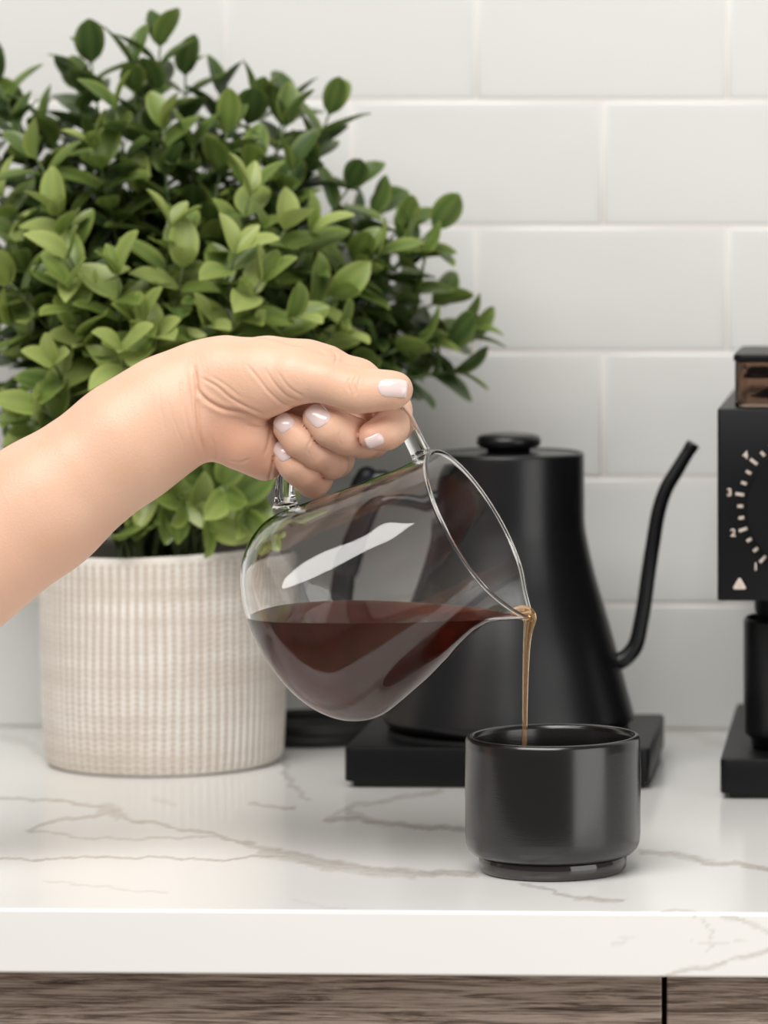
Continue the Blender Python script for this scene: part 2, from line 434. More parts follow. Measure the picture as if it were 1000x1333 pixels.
for k in range(15):
    tint = [0.05, .16, .28, .42, .56, .70, .86, .98, .34, .62, .1, .22, .5, .78, .92][k]
    v_, f_, c_ = leaf_geo(min(tint, .88), rng.uniform(.02, .22), k)
    me = mesh('leaf', v_, f_, m_leaf); ca = me.color_attributes.new('tint', 'FLOAT_COLOR', 'POINT')
    ca.data.foreach_set('color', c_.astype(np.float32).ravel()); LV.append((tint, me, v_, f_, c_))
tips = [(215,62,0),(128,78,10),(172,96,-10),(236,92,15),(0,110,10),(95,118,20),(322,134,0),(285,128,25),(425,146,5),(385,143,20),(372,165,-15),
 (405,205,0),(460,245,0),(485,272,10),(512,305,5),(560,295,0),(545,330,-10),(505,335,-20),(540,372,0),(560,392,15),(590,425,10),(606,446,5),
 (590,485,0),(548,438,-10),(498,440,5),(470,460,30),(520,480,30),(150,150,-30),(30,180,-10),(60,160,10),(205,170,-40),(250,195,-25),(300,175,-20),
 (12,150,20),(330,215,-30),(375,225,-35),(318,250,-75),(85,285,-75),(90,340,-95),(85,378,-100),(130,205,-55),(40,215,-50),(215,300,-85),
 (240,345,-90),(310,335,-100),(340,370,-100),(310,415,-95),(400,300,-60),(370,300,-70),(490,330,-40),(440,385,-60),(460,340,-30),(165,455,-110),
 (185,425,-105),(210,440,-100),(70,480,-95),(60,520,-95),(120,460,-85),(30,545,-80),(10,430,-70),(25,330,-60),(5,265,-50),(15,380,-75),
 (150,360,-100),(270,430,-95),(380,430,-85),(430,440,-60),(290,640,-80),(320,665,-75),(270,680,-80),(240,655,-70),(200,640,-60),(180,680,-60),
 (340,620,-40),(-40,300,-20),(-60,420,-30),(-80,220,10),(-90,340,20),(-50,520,-20),(-70,480,30),(-30,600,-30),(420,350,40),(350,250,60),(250,250,60),
 (150,250,60),(60,250,60),(0,350,60),(450,300,60),(300,320,70),(200,320,70),(100,330,70),(380,400,60),(480,400,50),(-20,180,40),(180,130,50),
 (100,190,50),(280,190,50),(30,620,10),(430,500,20),(100,560,-60),(160,600,-50),(230,380,-40),(120,400,-40),(350,440,-40),(50,430,-30),(280,290,-30),(180,250,-30)]
def unit(v): return v / max(np.linalg.norm(v), 1e-9)
leaves = []; stems = []
for (tx, ty, dz) in tips:
    tip = W(tx, ty, PD + dz / 1000.0)
    low = ty > 560
    b = np.array([pc[0] + rng.uniform(-.025, .025), pc[1] + rng.uniform(-.03, .025), CT + .113])
    hh = np.linalg.norm(tip - b)
    ctrl = b + (tip - b) * .38 + np.array([0, 0, .34 * np.hypot(*(tip - b)[:2]) if not low else .05])
    n = 26; T = np.linspace(0, 1, n)[:, None]
    path = (1 - T) ** 2 * b + 2 * T * (1 - T) * ctrl + T ** 2 * tip
    path += np.cumsum(np.random.RandomState(int(tx * 7 + ty) & 65535).normal(0, .0004, path.shape), 0)
    path[:, 1] = np.minimum(path[:, 1], YW - .02)
    stems.append(path)
    L = np.concatenate([[0], np.cumsum(np.linalg.norm(np.diff(path, axis=0), axis=1))]); tot = L[-1]
    s = tot; q = 0; phi = rng.uniform(0, 6.28)
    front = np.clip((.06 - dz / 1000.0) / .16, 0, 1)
    while s > max(tot * .30, .03) and q < 13:
        P = np.array([np.interp(s, L, path[:, k]) for k in range(3)])
        P2 = np.array([np.interp(max(s - .004, 0), L, path[:, k]) for k in range(3)]); t = unit(P - P2)
        u = unit(np.cross(t, (.3, .2, 1.0))); v2 = np.cross(t, u)
        if q == 0: k_l = [(0.3, 1.0), (math.pi + .3, 1.0), (math.pi / 2, .7)][: rng.choice([2, 3])]
        else: k_l = [(0, 1.0), (math.pi, 1.0)]
        for da, sz in k_l:
            a = phi + da + rng.uniform(-.35, .35); side = u * math.cos(a) + v2 * math.sin(a)
            open_ = rng.uniform(.35, .6) if q == 0 else rng.uniform(.75, 1.25)
            ax = unit(t * math.cos(open_) + side * math.sin(open_))
            nr = unit(t * math.sin(open_) - side * math.cos(open_)); 
            nr = unit(nr + np.array([0, -.25, .35])); nr = unit(nr - (nr @ ax) * ax)
            Ls = rng.uniform(.0265, .034) * sz * (.88 if q == 0 else 1) * (1 if q < 8 else .9)
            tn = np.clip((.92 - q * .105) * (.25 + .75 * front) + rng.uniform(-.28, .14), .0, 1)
            tipp = P + ax * Ls
            if tipp[1] > YW - .008 or tipp[2] < CT + .105: continue
            if tipp[2] < CT + .128 and np.hypot(*(tipp - pc)[:2]) > .066: continue
            leaves.append((P, ax, nr, Ls, tn))
        s -= rng.uniform(.0115, .0155); q += 1; phi += math.pi / 2
print('leaves', len(leaves))
def frame(ax, nr, Ls, wide):
    y = np.cross(nr, ax); return np.stack([ax * Ls, y * Ls * wide, nr * Ls], 1)
vis = []
for i, (P, ax, nr, Ls, tn) in enumerate(leaves):
    x, y, d = proj(P + ax * Ls * .5)
    inside = -15 < x < 640 and 20 < y < 720
    # leaves hidden behind the forearm count as out of view
    arm = (x < 250 and 600 - .62 * x + 10 < y < 800 - .85 * x) or (230 < x < 520 and 450 < y < 600)
    vis.append((d - (0 if inside and not arm else -10) + rng.uniform(0, .05) - (.06 if y < 330 else 0) - (.05 if x > 430 else 0), i))
vis.sort(); top = set(i for _, i in vis[:300])
sv = []; sf = []; scx = []; off = 0
for i, (P, ax, nr, Ls, tn) in enumerate(leaves):
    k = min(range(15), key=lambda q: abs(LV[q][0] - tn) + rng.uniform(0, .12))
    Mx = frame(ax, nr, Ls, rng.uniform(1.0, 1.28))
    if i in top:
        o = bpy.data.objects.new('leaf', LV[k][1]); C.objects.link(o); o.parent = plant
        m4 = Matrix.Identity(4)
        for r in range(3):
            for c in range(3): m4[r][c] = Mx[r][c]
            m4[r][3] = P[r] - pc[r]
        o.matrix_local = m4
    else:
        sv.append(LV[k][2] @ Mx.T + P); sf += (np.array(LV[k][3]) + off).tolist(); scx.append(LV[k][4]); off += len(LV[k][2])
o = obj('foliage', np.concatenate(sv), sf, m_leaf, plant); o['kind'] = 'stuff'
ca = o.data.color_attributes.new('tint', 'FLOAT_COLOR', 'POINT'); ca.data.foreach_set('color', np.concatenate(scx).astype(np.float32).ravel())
for p in stems:
    v_, f_ = tube(p, np.linspace(.0015, .0007, len(p)), seg=6, hint=(.2, 1, .1)); obj('stem', v_, f_, m_stem, plant)

# ------------------------------------------------------------------ kettle base, kettle
def groundpt(px, d): p = W(px, 900, d); p[2] = CT; return p
bl = groundpt(447, 2.133); br = groundpt(846, 2.133)
kyaw = 0.0
x0, x1 = bl[0], br[0]; yb = (bl[1] + br[1]) / 2
kb = thing('kettle_stand', ((x0 + x1) / 2, yb + .072, CT), 'flat black square heating base underneath the black kettle', 'kettle base')
v_, f_ = vround_box(x0, x1, yb, yb + .146, CT + .0035, CT + .0228, .004, .0012); flat_normals(obj('housing', v_, f_, m_blackbase, kb))
v_, f_ = vround_box(x0 + .004, x1 - .004, yb + .004, yb + .142, CT + .0003, CT + .004, .003, .0004); flat_normals(obj('foot_plate', v_, f_, m_rubber, kb))
kx, ky = (x0 + x1) / 2 + .0, yb + .070
kd = proj(np.array([kx, ky, CT]))[2]; ks = F / kd; kpx = proj(np.array([kx, ky, CT]))[0]
v_, f_ = lathe([(.069, .0228), (.069, .0250)], (kx, ky, CT), 96); flat_normals(obj('heating_plate', v_, f_, m_rubber, kb))
v_, f_ = lathe([(.0105, 0), (.0115, .0004), (.0115, .0105), (.0105, .011)], (0, 0, 0), 32)
v_ = np.array(v_)[:, [0, 2, 1]] * np.array([1, -1, 1]) + np.array([x1 - .022, yb, CT + .0125]); flat_normals(obj('control_knob', v_, [f[::-1] for f in f_], m_black, kb))
kt = thing('kettle', (kx, ky, CT + .0252), 'matte black gooseneck kettle on its square base, behind the cup', 'kettle')
def yz(y): return CAM[2] - (y - PY) / F * kd - CT      # height above counter at the kettle's depth
sil = [(760, 592), (760.5, 640), (761, 680), (765.5, 709), (774.5, 748), (785, 784), (797, 826), (810.6, 877), (821, 915), (825, 930)]
cpx = 662
prof = [((x - cpx) / ks, yz(y)) for x, y in sil][::-1]
R0 = prof[0][0]
pr = [(R0 - .009, .0254), (R0 - .006, .0262), (R0 - .0025, .0278), (R0 - .0004, .0300)] + catmull(np.array([(r, z) for r, z in prof if z > .0305]), 6).tolist()
rt, zt = pr[-1]
pr += [(rt - .0002, zt + .0008), (rt - .0009, zt + .0015), (rt - .002, zt + .0017), (rt - .0028, zt + .0012), (rt - .003, zt - .001)]
kc = (kx + (cpx - kpx) / ks * 0, ky, CT)
v_, f_ = lathe(pr, kc, 128, (True, False)); obj('body', v_, f_, m_black, kt)
lid_z = zt - .001
v_, f_ = lathe([(rt - .0032, lid_z - .004), (rt - .0032, lid_z + .0012), (rt - .004, lid_z + .0018), (.022, lid_z + .0022), (.012, lid_z + .0028)], kc, 96); lid = obj('lid', v_, f_, m_black, kt)
kz = lid_z + .0025
v_, f_ = lathe([(.0125, kz), (.0125, kz + .0020), (.0165, kz + .0030), (.0182, kz + .0045), (.0184, kz + .0072), (.0176, kz + .0092), (.014, kz + .0105), (.007, kz + .0113), (.001, kz + .0115)], kc, 64)
obj('knob', v_, f_, m_black, lid)
def kp(px, py, dd=0): return W(px, py, kd + dd)
sp = catmull([kp(*p) for p in [(792, 862), (808, 860), (820, 851), (829, 836), (835, 808), (839, 785), (844, 748), (850, 709), (857, 668), (867, 637), (881, 613), (893, 593), (903, 577)]], 6)
rad = np.interp(np.linspace(0, 1, len(sp)), [0, .15, .3, .8, .93, 1], [12, 11, 10, 9.2, 8.4, 9.2]) / ks
v_, f_ = tube(sp, rad, seg=20)
zc = kp(900, 573)[2]; v_[:, 2] = np.minimum(v_[:, 2], zc); obj('spout', v_, f_, m_black, kt)
hp = catmull([kp(*p) for p in [(570, 646), (548, 640), (520, 630), (498, 624), (480, 628), (470, 644)]], 6)
P, R = sweep_end(hp, 12 / ks); v_, f_ = tube(P, R, R * .85, seg=20); obj('handle_bracket', v_, f_, m_black, kt)
hp = catmull([kp(*p) for p in [(478, 622), (470, 640), (462, 680), (452, 730), (444, 775), (440, 800)]], 6)
P, R = sweep_end(hp, np.linspace(15, 19, len(hp)) / ks); v_, f_ = tube(P, R, R * .8, seg=20); obj('handle', v_, f_, m_blackbase, kt)
# coiled flex
cc = groundpt(414, 2.318); loops = []
N = 220
for i in range(N):
    t = i / (N - 1); a = t * 2 * math.pi * 4.6 + .5
    r = .0245 + .003 * math.sin(a * .37) + .002 * math.sin(i * .9 / 9)
    loops.append((cc[0] + r * 1.25 * math.cos(a), cc[1] + r * .9 * math.sin(a), CT + .0036 + .0105 * t + .0012 * math.sin(a)))
loops = loops + [tuple(p) for p in catmull([loops[-1], (cc[0] + .055, cc[1] + .02, CT + .008), (x0 + .03, yb + .165, CT + .0045), (x0 + .07, yb + .150, CT + .006)], 10)[1:]]
v_, f_ = tube(np.array(loops), .0034, seg=10, hint=(0, 0, 1)); 
cord = obj('power_cord', v_, f_, m_rubber); tag(cord, 'black power cord coiled on the worktop between pot and kettle base', 'cord')

# ------------------------------------------------------------------ grinder
GD = 2.095
gl = groundpt(937.5, GD); gx0 = gl[0]; gy = gl[1]; s_g = F / GD
gcx = groundpt(1056, GD)[0]; gx1 = 2 * gcx - gx0
gr = thing('coffee_grinder', (gcx, gy + .115, CT), 'black boxy coffee grinder with a numbered dial, at the right edge', 'grinder')
v_, f_ = vround_box(gx0, gx1, gy, gy + .235, CT + .003, CT + .0222, .004, .0012); flat_normals(obj('base', v_, f_, m_blackbase, gr))
v_, f_ = vround_box(gx0 + .005, gx1 - .005, gy + .004, gy + .23, CT + .0003, CT + .0032, .003, .0004); flat_normals(obj('foot_plate', v_, f_, m_rubber, gr))
zb, ztp = W(0, 782, GD)[2], W(0, 532, GD)[2]
bx0 = W(934, 600, GD)[0]; bx1 = 2 * gcx - bx0
v_, f_ = vround_box(bx0, bx1, gy, gy + .235, zb, ztp, .0018, .0010); flat_normals(obj('body', v_, f_, m_blackbase, gr))
v_, f_ = vround_box(gcx - .032, gcx + .032, gy + .12, gy + .225, CT + .022, zb + .001, .008, .0005); flat_normals(obj('column', v_, f_, m_blackbase, gr))
v_, f_ = lathe([(.0315, CT + .0955 - CT), (.0325, .099), (.0325, zb - CT + .0005)], (gcx, gy + .052, CT), 64); flat_normals(obj('chute', v_, f_, m_blackdial, gr))
dcz = W(0, 658, GD)[2]; dr = 84 / s_g
def disc_y(r, y0, y1, cx, cz, be=.001, seg=96):
    v_, f_ = lathe([(r, 0), (r, y0 - y1 - be) if False else (r, abs(y1 - y0) - be), (r - be, abs(y1 - y0))], (0, 0, 0), seg)
    v_ = v_[:, [0, 2, 1]] * np.array([1, -1, 1]) + np.array([cx, y0, cz]); return v_, [f[::-1] for f in f_]
v_, f_ = disc_y(dr, gy, gy - .010, gcx, dcz); flat_normals(obj('dial', v_, f_, m_blackdial, gr))
# ticks and numerals
tr_ = 92 / s_g; yy = gy - .00025
tv = []; tf = []
for k in range(31):
    ang = math.pi + math.radians(48.0 - 9.5 * k)         # 1 sits lower left
    long_ = k % 3 == 0
    L = (5.6 if long_ else 3.6) / s_g; wd = 2.0 / s_g; u = np.array([math.cos(ang), 0, math.sin(ang)]); u[2] = math.sin(ang)
    ca, sa = math.cos(ang), math.sin(ang)
    ctr = np.array([gcx, yy, dcz]) + np.array([ca, 0, sa]) * (tr_ + (1.8 / s_g if long_ else 0))
    R_ = np.array([ca, 0, sa]); S_ = np.array([-sa, 0, ca]); b0 = len(tv)
    for dy in (0, .0003):
        for a_, b_ in ((-1, -1), (1, -1), (1, 1), (-1, 1)): tv.append(ctr + R_ * L * a_ + S_ * wd * b_ + np.array([0, dy, 0]))
    for q in ([0, 1, 2, 3], [7, 6, 5, 4], [0, 4, 5, 1], [1, 5, 6, 2], [2, 6, 7, 3], [3, 7, 4, 0]): tf.append([b0 + i for i in q])
obj('scale_marks', np.array(tv), tf, m_print, gr, smooth=False, label='beige printed tick marks around the dial')
def text(s, pos, size, name, parent, mat, rot=(math.pi / 2, 0, 0)):
    cu = bpy.data.curves.new(name, 'FONT'); cu.body = s; cu.size = size; cu.align_x = 'CENTER'; cu.align_y = 'CENTER'; cu.extrude = .00012
    cu.offset = size * .02
    to = bpy.data.objects.new(name, cu); C.objects.link(to)
    dg = bpy.context.evaluated_depsgraph_get(); me = bpy.data.meshes.new_from_object(to.evaluated_get(dg))
    bpy.data.objects.remove(to); me.materials.clear(); me.materials.append(mat)
    o = bpy.data.objects.new(name, me); C.objects.link(o); o.parent = parent; o.location = Vector(pos) - Vector(wloc(parent)); o.rotation_euler = rot
    return o
for k in range(11):
    ang = math.pi + math.radians(48.0 - 28.5 * k)
    rr = 107.5 / s_g
    text(str(k + 1), (gcx + math.cos(ang) * rr, yy, dcz + math.sin(ang) * rr), .0058, 'numeral', gr, m_print)
# dotted triangle emblem
tc = W(963, 760, GD); tc[1] = yy
hw = 8.0 / s_g
def tri(r, y0):
    pts = []
    for k in range(3):
        a = math.pi / 2 + k * 2 * math.pi / 3
        for da in (-.9, -.3, .3, .9):
            pts.append((tc[0] + math.cos(a) * r * .78 + math.cos(a + da) * r * .22, y0, tc[2] + math.sin(a) * r * .78 - r * .15 + math.sin(a + da) * r * .22))
    return pts
a_ = tri(hw * 1.12, yy); b_ = tri(hw * 1.12, yy + .0003)
v_ = np.array(a_ + b_); n = len(a_)
em = obj('emblem', v_, [list(range(n))[::-1], [n + i for i in range(n)]] + [[i, (i + 1) % n, n + (i + 1) % n, n + i] for i in range(n)], m_print, gr, smooth=False, label='small beige triangle emblem with dots')
dv = []; df = []
for r in range(4):
    for c in range(r + 1):
        cx = tc[0] + (c - r / 2) * hw * .36; cz = tc[2] + hw * .42 - r * hw * .32; b0 = len(dv)
        for k in range(8): dv.append((cx + math.cos(k * math.pi / 4) * hw * .085, yy - .0001, cz + math.sin(k * math.pi / 4) * hw * .085))
        df.append([b0 + k for k in range(8)])
obj('emblem_dots', np.array(dv), df, m_dot, em, smooth=False)['kind'] = 'stuff'
# hopper
hx0 = W(957, 500, 2.115)[0]; hx1 = 2 * gcx - hx0; hy = gy + .014
zh0, zh1 = ztp, W(0, 470, 2.115)[2]
hv, hf = vround_box(hx0, hx1, hy, hy + .125, zh0 - .0002, zh1, .006, .0006); hop = obj('hopper', hv, hf, m_smoke, gr, label='smoky brown translucent bean hopper'); flat_normals(hop)
hv, hf = vround_box(hx0 + .0022, hx1 - .0022, hy + .0022, hy + .1228, zh0 + .0018, zh1 - .0006, .005, .0005); flat_normals(obj('inner_wall', hv, [f[::-1] for f in hf], m_smoke, hop))
hv, hf = lathe([(.036, zh0 - CT + .003), (.030, zh0 - CT + .006), (.014, zh0 - CT + .012), (.010, zh0 - CT + .0125)], (gcx, hy + .06, CT), 48); obj('funnel', hv, hf, m_blackdial, hop)
hv, hf = vround_box(hx0 + .004, hx1 - .004, hy + .004, hy + .12, zh1 - .0095, zh1 - .0072, .004, .0004); flat_normals(obj('seal', hv, hf, m_rubber, hop))
lx0 = W(955, 465, 2.112)[0]; zl = W(0, 461, 2.11)[2]
hv, hf = vround_box(lx0, 2 * gcx - lx0, hy - .002, hy + .127, zh1, zl, .006, .0009); flat_normals(obj('lid', hv, hf, m_blackbase, gr))
# catch cup on the grinder base
gc = np.array([gcx, gy + .052, CT + .0224])
cup = thing('catch_cup', gc, 'black cylindrical cup standing on the grinder base under the dial', 'cup')
rc = 90 * (gc[1] / math.cos(TH)) / F
v_, f_ = lathe([(rc - .006, 0), (rc - .0045, .0005), (rc - .004, .005), (rc - .001, .007), (rc, .009), (rc, .0700), (rc - .0006, .0716), (rc - .002, .0722), (rc - .003, .0714), (rc - .003, .012), (rc - .006, .0085), (.001, .008)], gc, 96)
obj('body', v_, f_, m_black, cup)

# ------------------------------------------------------------------ black cup with coffee
D0 = 1.873; S0 = F / D0; mm = 1 / S0          # mm: metres per pixel at the carafe
mc = W(720, 1132, D0); mc[2] = CT
mug = thing('coffee_cup', mc, 'short black stoneware cup on a narrow glossy foot, catching the coffee', 'cup')
R = 114 / S0; H = .0660
v_, f_ = lathe([(.0335, .0002), (.0348, .0006), (.0358, .0020), (.0362, .0074), (.0355, .0082)], mc, 128); obj('foot_ring', v_, f_, m_foot, mug, label='polished black foot ring')
pf = [(.030, .0078), (.0355, .0080), (.0390, .0090), (.0412, .0112), (.0423, .0140), (R, .0185), (R, .030), (R + .0002, .045), (R, .0600), (R - .0001, .0640),
      (R - .0007, .0653), (R - .0019, .0660), (R - .0030, .0658), (R - .0040, .0648), (R - .0045, .0630), (R - .0046, .050), (R - .0047, .020), (R - .0075, .0135), (R - .015, .0115), (.001, .011)]
v_, f_ = lathe(pf, mc, 160); obj('body', v_, f_, m_mug, mug)
v_, f_ = lathe([(R - .0060, .0150), (R - .0048, .020), (R - .00465, .0310), (R - .0046, .0320), (.002, .0320)], mc, 96)
cc_ = obj('coffee_serving', v_, f_, m_coffee); tag(cc_, 'dark coffee lying inside the short black cup', 'coffee')

# ------------------------------------------------------------------ glass carafe
vd = W(619, 690, D0) - CAM; vd = vd / np.linalg.norm(vd)
ang = math.radians(30)
e = math.cos(ang) * RT + math.sin(ang) * UP; e = e - (e @ vd) * vd; e /= np.linalg.norm(e)
SA = .29; ax = math.sqrt(1 - SA * SA) * e - SA * vd
pu = np.cross(vd, ax); pu /= np.linalg.norm(pu); pu = pu if pu[2] > 0 else -pu
qu = np.cross(ax, pu)
RC = W(619, 690, D0)
OUT = [(-313, 0.5), (-313, 30), (-311.5, 58), (-305, 88), (-293, 112), (-276, 131), (-256, 143.5), (-233, 149), (-203, 146), (-134, 133.5), (-87, 126), (-52, 120.5), (-20, 118), (0, 118.5)]
THK = 4.6
def dens(pts, n): return catmull(np.array(pts, float), n)
outp = dens(OUT, 7)
def offset(pr, t):
    o = []
    for i in range(len(pr)):
        tg = pr[min(i + 1, len(pr) - 1)] - pr[max(i - 1, 0)]; tg /= np.linalg.norm(tg); n = np.array([tg[1], -tg[0]])
        o.append(pr[i] - n * t if True else 0)
    o = np.array(o); o[:, 1] = np.maximum(o[:, 1], .4); return o
def nrm_sign():
    a = offset(outp, 1.0); return 1 if a[len(a) // 2][1] < outp[len(outp) // 2][1] else -1
SG = nrm_sign()
NA = 240
def carafe_pt(s, r, phi, k=1.0):
    """phi = 0 towards the pouring lip; spout shaped near the rim"""
    E = np.interp(s, [-150, -110, -85, -58, -38, -20, -6, 3], [0, -3, -8, -12, -6, 6, 13, 16])
    g = math.exp(-(phi / .30) ** 2)
    g2 = math.exp(-((abs(phi) - .62) / .30) ** 2) * np.interp(s, [-60, 0], [0, 1]) * -2.0
    rr = r + E * g + g2
    ss = s + 3.5 * g * np.interp(s, [-40, 0], [0, 1])
    return RC + (ss * mm) * ax + rr * mm * (-math.cos(phi) * pu + math.sin(phi) * qu)
phis = np.linspace(-math.pi, math.pi, NA, endpoint=False)
phis = phis - .45 * np.sin(phis) * 1.0     # denser near the lip
def revolve(prof, close=True):
    vs = []; fs = []
    for s, r in prof:
        for ph_ in phis: vs.append(carafe_pt(s, r, ph_))
    n = len(prof)
    for j in range(n - 1):
        for i in range(NA):
            k = (i + 1) % NA; fs.append([j * NA + i, j * NA + k, (j + 1) * NA + k, (j + 1) * NA + i])
    return np.array(vs), fs
inp = offset(outp, THK * SG)
inp = inp[(inp[:, 1] > .3)]
cap = [(1.6, outp[-1][1] + .9), (3.0, outp[-1][1] - .2), (3.4, outp[-1][1] - 2.4), (2.8, outp[-1][1] - 4.4), (1.2, outp[-1][1] - 5.2)]
full = np.concatenate([outp, np.array(cap), inp[::-1]])
v_, f_ = revolve(full)
base_c = RC + (-313 * mm) * ax
car = thing('glass_carafe', base_c, 'clear glass carafe tipped by the hand, half full of dark coffee', 'carafe')
f_.append(list(range(NA))[::-1]); n = len(full); f_.append([(n - 1) * NA + i for i in range(NA)])
def fixn(o):
    bm = bmesh.new(); bm.from_mesh(o.data); bmesh.ops.recalc_face_normals(bm, faces=bm.faces[:]); bm.to_mesh(o.data); bm.free(); return o
fixn(obj('body', v_, f_, m_glass, car))
def cpd(px, py):      # depth of the plane through carafe axis and handle
    si = (px - 619) * math.cos(ang) - (py - 690) * math.sin(ang)
    return D0 - si * (SA / math.sqrt(1 - SA * SA)) * mm
hpx = [(552, 597), (544, 582), (534, 562), (524, 544), (510, 533), (486, 535), (450, 547), (415, 560), (392, 574), (379, 594), (373, 618), (371, 640), (372, 660)]
hp = catmull([W(x, y, cpd(x, y)) for x, y in hpx], 7)
tt = np.linspace(0, 1, len(hp))
ru = np.interp(tt, [0, .03, .08, .92, .97, 1], [15, 12.5, 11.5, 12, 13, 16]) * mm; rv = np.interp(tt, [0, .05, .95, 1], [14, 10, 10, 14]) * mm
v_, f_ = tube(hp, ru, rv, seg=28, hint=tuple(qu * .85 + pu * .25), power=4.5)
fixn(obj('handle', v_, f_, m_glass, car, label='thick clear glass loop handle'))
# coffee in the carafe
LZ = CAM[2] - (796 - PY) / F * 1.888
liq = offset(outp, (THK - .35) * SG); liq = liq[liq[:, 1] > .3]
liq = np.concatenate([liq, [(2.0, liq[-1][1])]])
v_, f_ = revolve(liq); f_.append(list(range(NA))[::-1])
bm = bmesh.new(); bv = [bm.verts.new(tuple(p)) for p in v_]
for f in f_:
    try: bm.faces.new([bv[i] for i in f])
    except ValueError: pass
LZ = min(LZ, W(684, 797, D0)[2] + .0004)
bmesh.ops.bisect_plane(bm, geom=bm.verts[:] + bm.edges[:] + bm.faces[:], plane_co=(0, 0, LZ), plane_no=(0, 0, 1), clear_outer=True)
be = [e_ for e_ in bm.edges if len(e_.link_faces) == 1]
r = bmesh.ops.edgenet_fill(bm, edges=be)
bmesh.ops.triangulate(bm, faces=[f for f in bm.faces if len(f.verts) > 4])
bmesh.ops.recalc_face_normals(bm, faces=bm.faces[:])
bm.verts.index_update()
v_ = np.array([tuple(v.co) for v in bm.verts]); f_ = [[v.index for v in f.verts] for f in bm.faces]; 
print('coffee open edges', sum(1 for e_ in bm.edges if len(e_.link_faces) != 2)); bm.free()
cof = obj('coffee', v_, f_, m_coffee); tag(cof, 'dark red-brown coffee pooled in the tilted glass carafe and pouring out', 'coffee')
flat_normals(cof, 40)
# poured stream
st = [(664, 799, 6), (674, 797.5, 8.5), (683, 798, 10), (689, 803, 10), (689.5, 811, 7.6), (687.5, 824, 5.8), (686, 840, 4.8), (685, 862, 4.2), (684, 895, 3.7), (683.5, 930, 3.3), (683, 970, 3.2), (682.5, 1036, 3.4)]
sp = catmull([W(x, y, D0) for x, y, _ in st], 9); tt = np.linspace(0, 1, len(sp))
hwid = catmull([(a, 0) for *_, a in st], 9)[:, 0] * mm
dd = hwid * np.interp(tt, [0, .15, .3, .5, 1], [.95, .95, .75, .8, .85])
vs = []; fs = []; seg = 28
for i in range(len(sp)):
    t = sp[min(i + 1, len(sp) - 1)] - sp[max(i - 1, 0)]; t /= np.linalg.norm(t)
    h = FW - (FW @ t) * t; h /= np.linalg.norm(h); u = np.cross(h, t)
    for k in range(seg):
        a = 2 * math.pi * k / seg
        lobe = 1 - .30 * math.sin(a) ** 8 * np.interp(tt[i], [.2, .35, 1], [0, 1, .7])
        vs.append(sp[i] + u * hwid[i] * math.cos(a) + h * dd[i] * lobe * math.sin(a))
for i in range(len(sp) - 1):
    for k in range(seg): l = (k + 1) % seg; fs.append([i * seg + k, i * seg + l, (i + 1) * seg + l, (i + 1) * seg + k])
fs.append(list(range(seg))[::-1]); fs.append([(len(sp) - 1) * seg + k for k in range(seg)])
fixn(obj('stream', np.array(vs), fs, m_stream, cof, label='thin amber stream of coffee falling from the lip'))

# ------------------------------------------------------------------ arm and hand (implicit surface, meshed by surface nets)
def HP(px, py, dy): return W(px, py, D0 + dy * mm)
# chain entries: px, py, depth offset px, radius px
def chain(pts, ysc=1.0): return ([(HP(a, b, c), r * mm) for a, b, c, r in pts], ysc)
def rcone(P, a, ra, b, rb, ysc):
    if ysc != 1.0:
        P = P.copy(); f = FW
        def sq(q): return q - np.outer(((q - a) @ f), f) + np.outer(((q - a) @ f) / ysc, f) if q.ndim == 2 else q - ((q - a) @ f) * f + ((q - a) @ f) / ysc * f
        P = sq(P); b = sq(b)
    ba = b - a; l2 = ba @ ba; pa = P - a
    t = np.clip(pa @ ba / l2, 0, 1)
    # exact-ish round cone: shift t along slope
    rr = ra - rb; l = math.sqrt(l2); sn = rr / l
    if abs(sn) < .95:
        perp = np.sqrt(np.maximum((pa ** 2).sum(1) - (pa @ ba) ** 2 / l2, 0))
        t = np.clip(((pa @ ba) / l - 0 + perp * (-sn) / math.sqrt(1 - sn * sn) * -1 * -1) / l, 0, 1) if False else np.clip(((pa @ ba) / l + perp * (-sn) / math.sqrt(1 - sn * sn)) / l, 0, 1)
    d = np.sqrt(((pa - t[:, None] * ba) ** 2).sum(1)) - (ra + (rb - ra) * t)
    return d
def smin(a, b, k):
    h = np.maximum(k - np.abs(a - b), 0) / k; return np.minimum(a, b) - h * h * k * .25
def chain_d(P, ch, k=.002):
    pts, ysc = ch; d = None
    for (a, ra), (b, rb) in zip(pts[:-1], pts[1:]):
        q = rcone(P, a, ra, b, rb, ysc); d = q if d is None else smin(d, q, k)
    return d
forearm = chain([(-330, 952, -70, 98), (-140, 812, -35, 94), (52, 661, -8, 85), (168, 574, 0, 76.5), (214, 541, 2, 70)], .86)
upper = chain([(-330, 952, -70, 102), (-560, 560, -260, 125), (-600, 480, -300, 128)], .95)
wrist = chain([(222, 538, 2, 66), (258, 521, 8, 65), (288, 512, 14, 56)], .74)
palm = [chain([(270, 512, 30, 52), (345, 500, 48, 44), (408, 500, 72, 38)], .62),
        chain([(270, 520, 35, 50), (345, 535, 62, 44), (400, 545, 88, 36)], .62)]
imc = chain([(285, 492, 22, 46), (350, 482, 45, 38), (398, 481, 62, 34.5), (425, 484, 62, 31)])
thenar = chain([(262, 498, 0, 48), (295, 494, -6, 51), (340, 492, -20, 46), (385, 490, -34, 35)], .82)
web = chain([(330, 505, -8, 34), (380, 500, 5, 26)], .9)
hypo = chain([(288, 548, 8, 44), (312, 562, 14, 43), (338, 584, 28, 37)], .82)
hypo2 = chain([(326, 570, 32, 36), (345, 601, 48, 25)], .85)
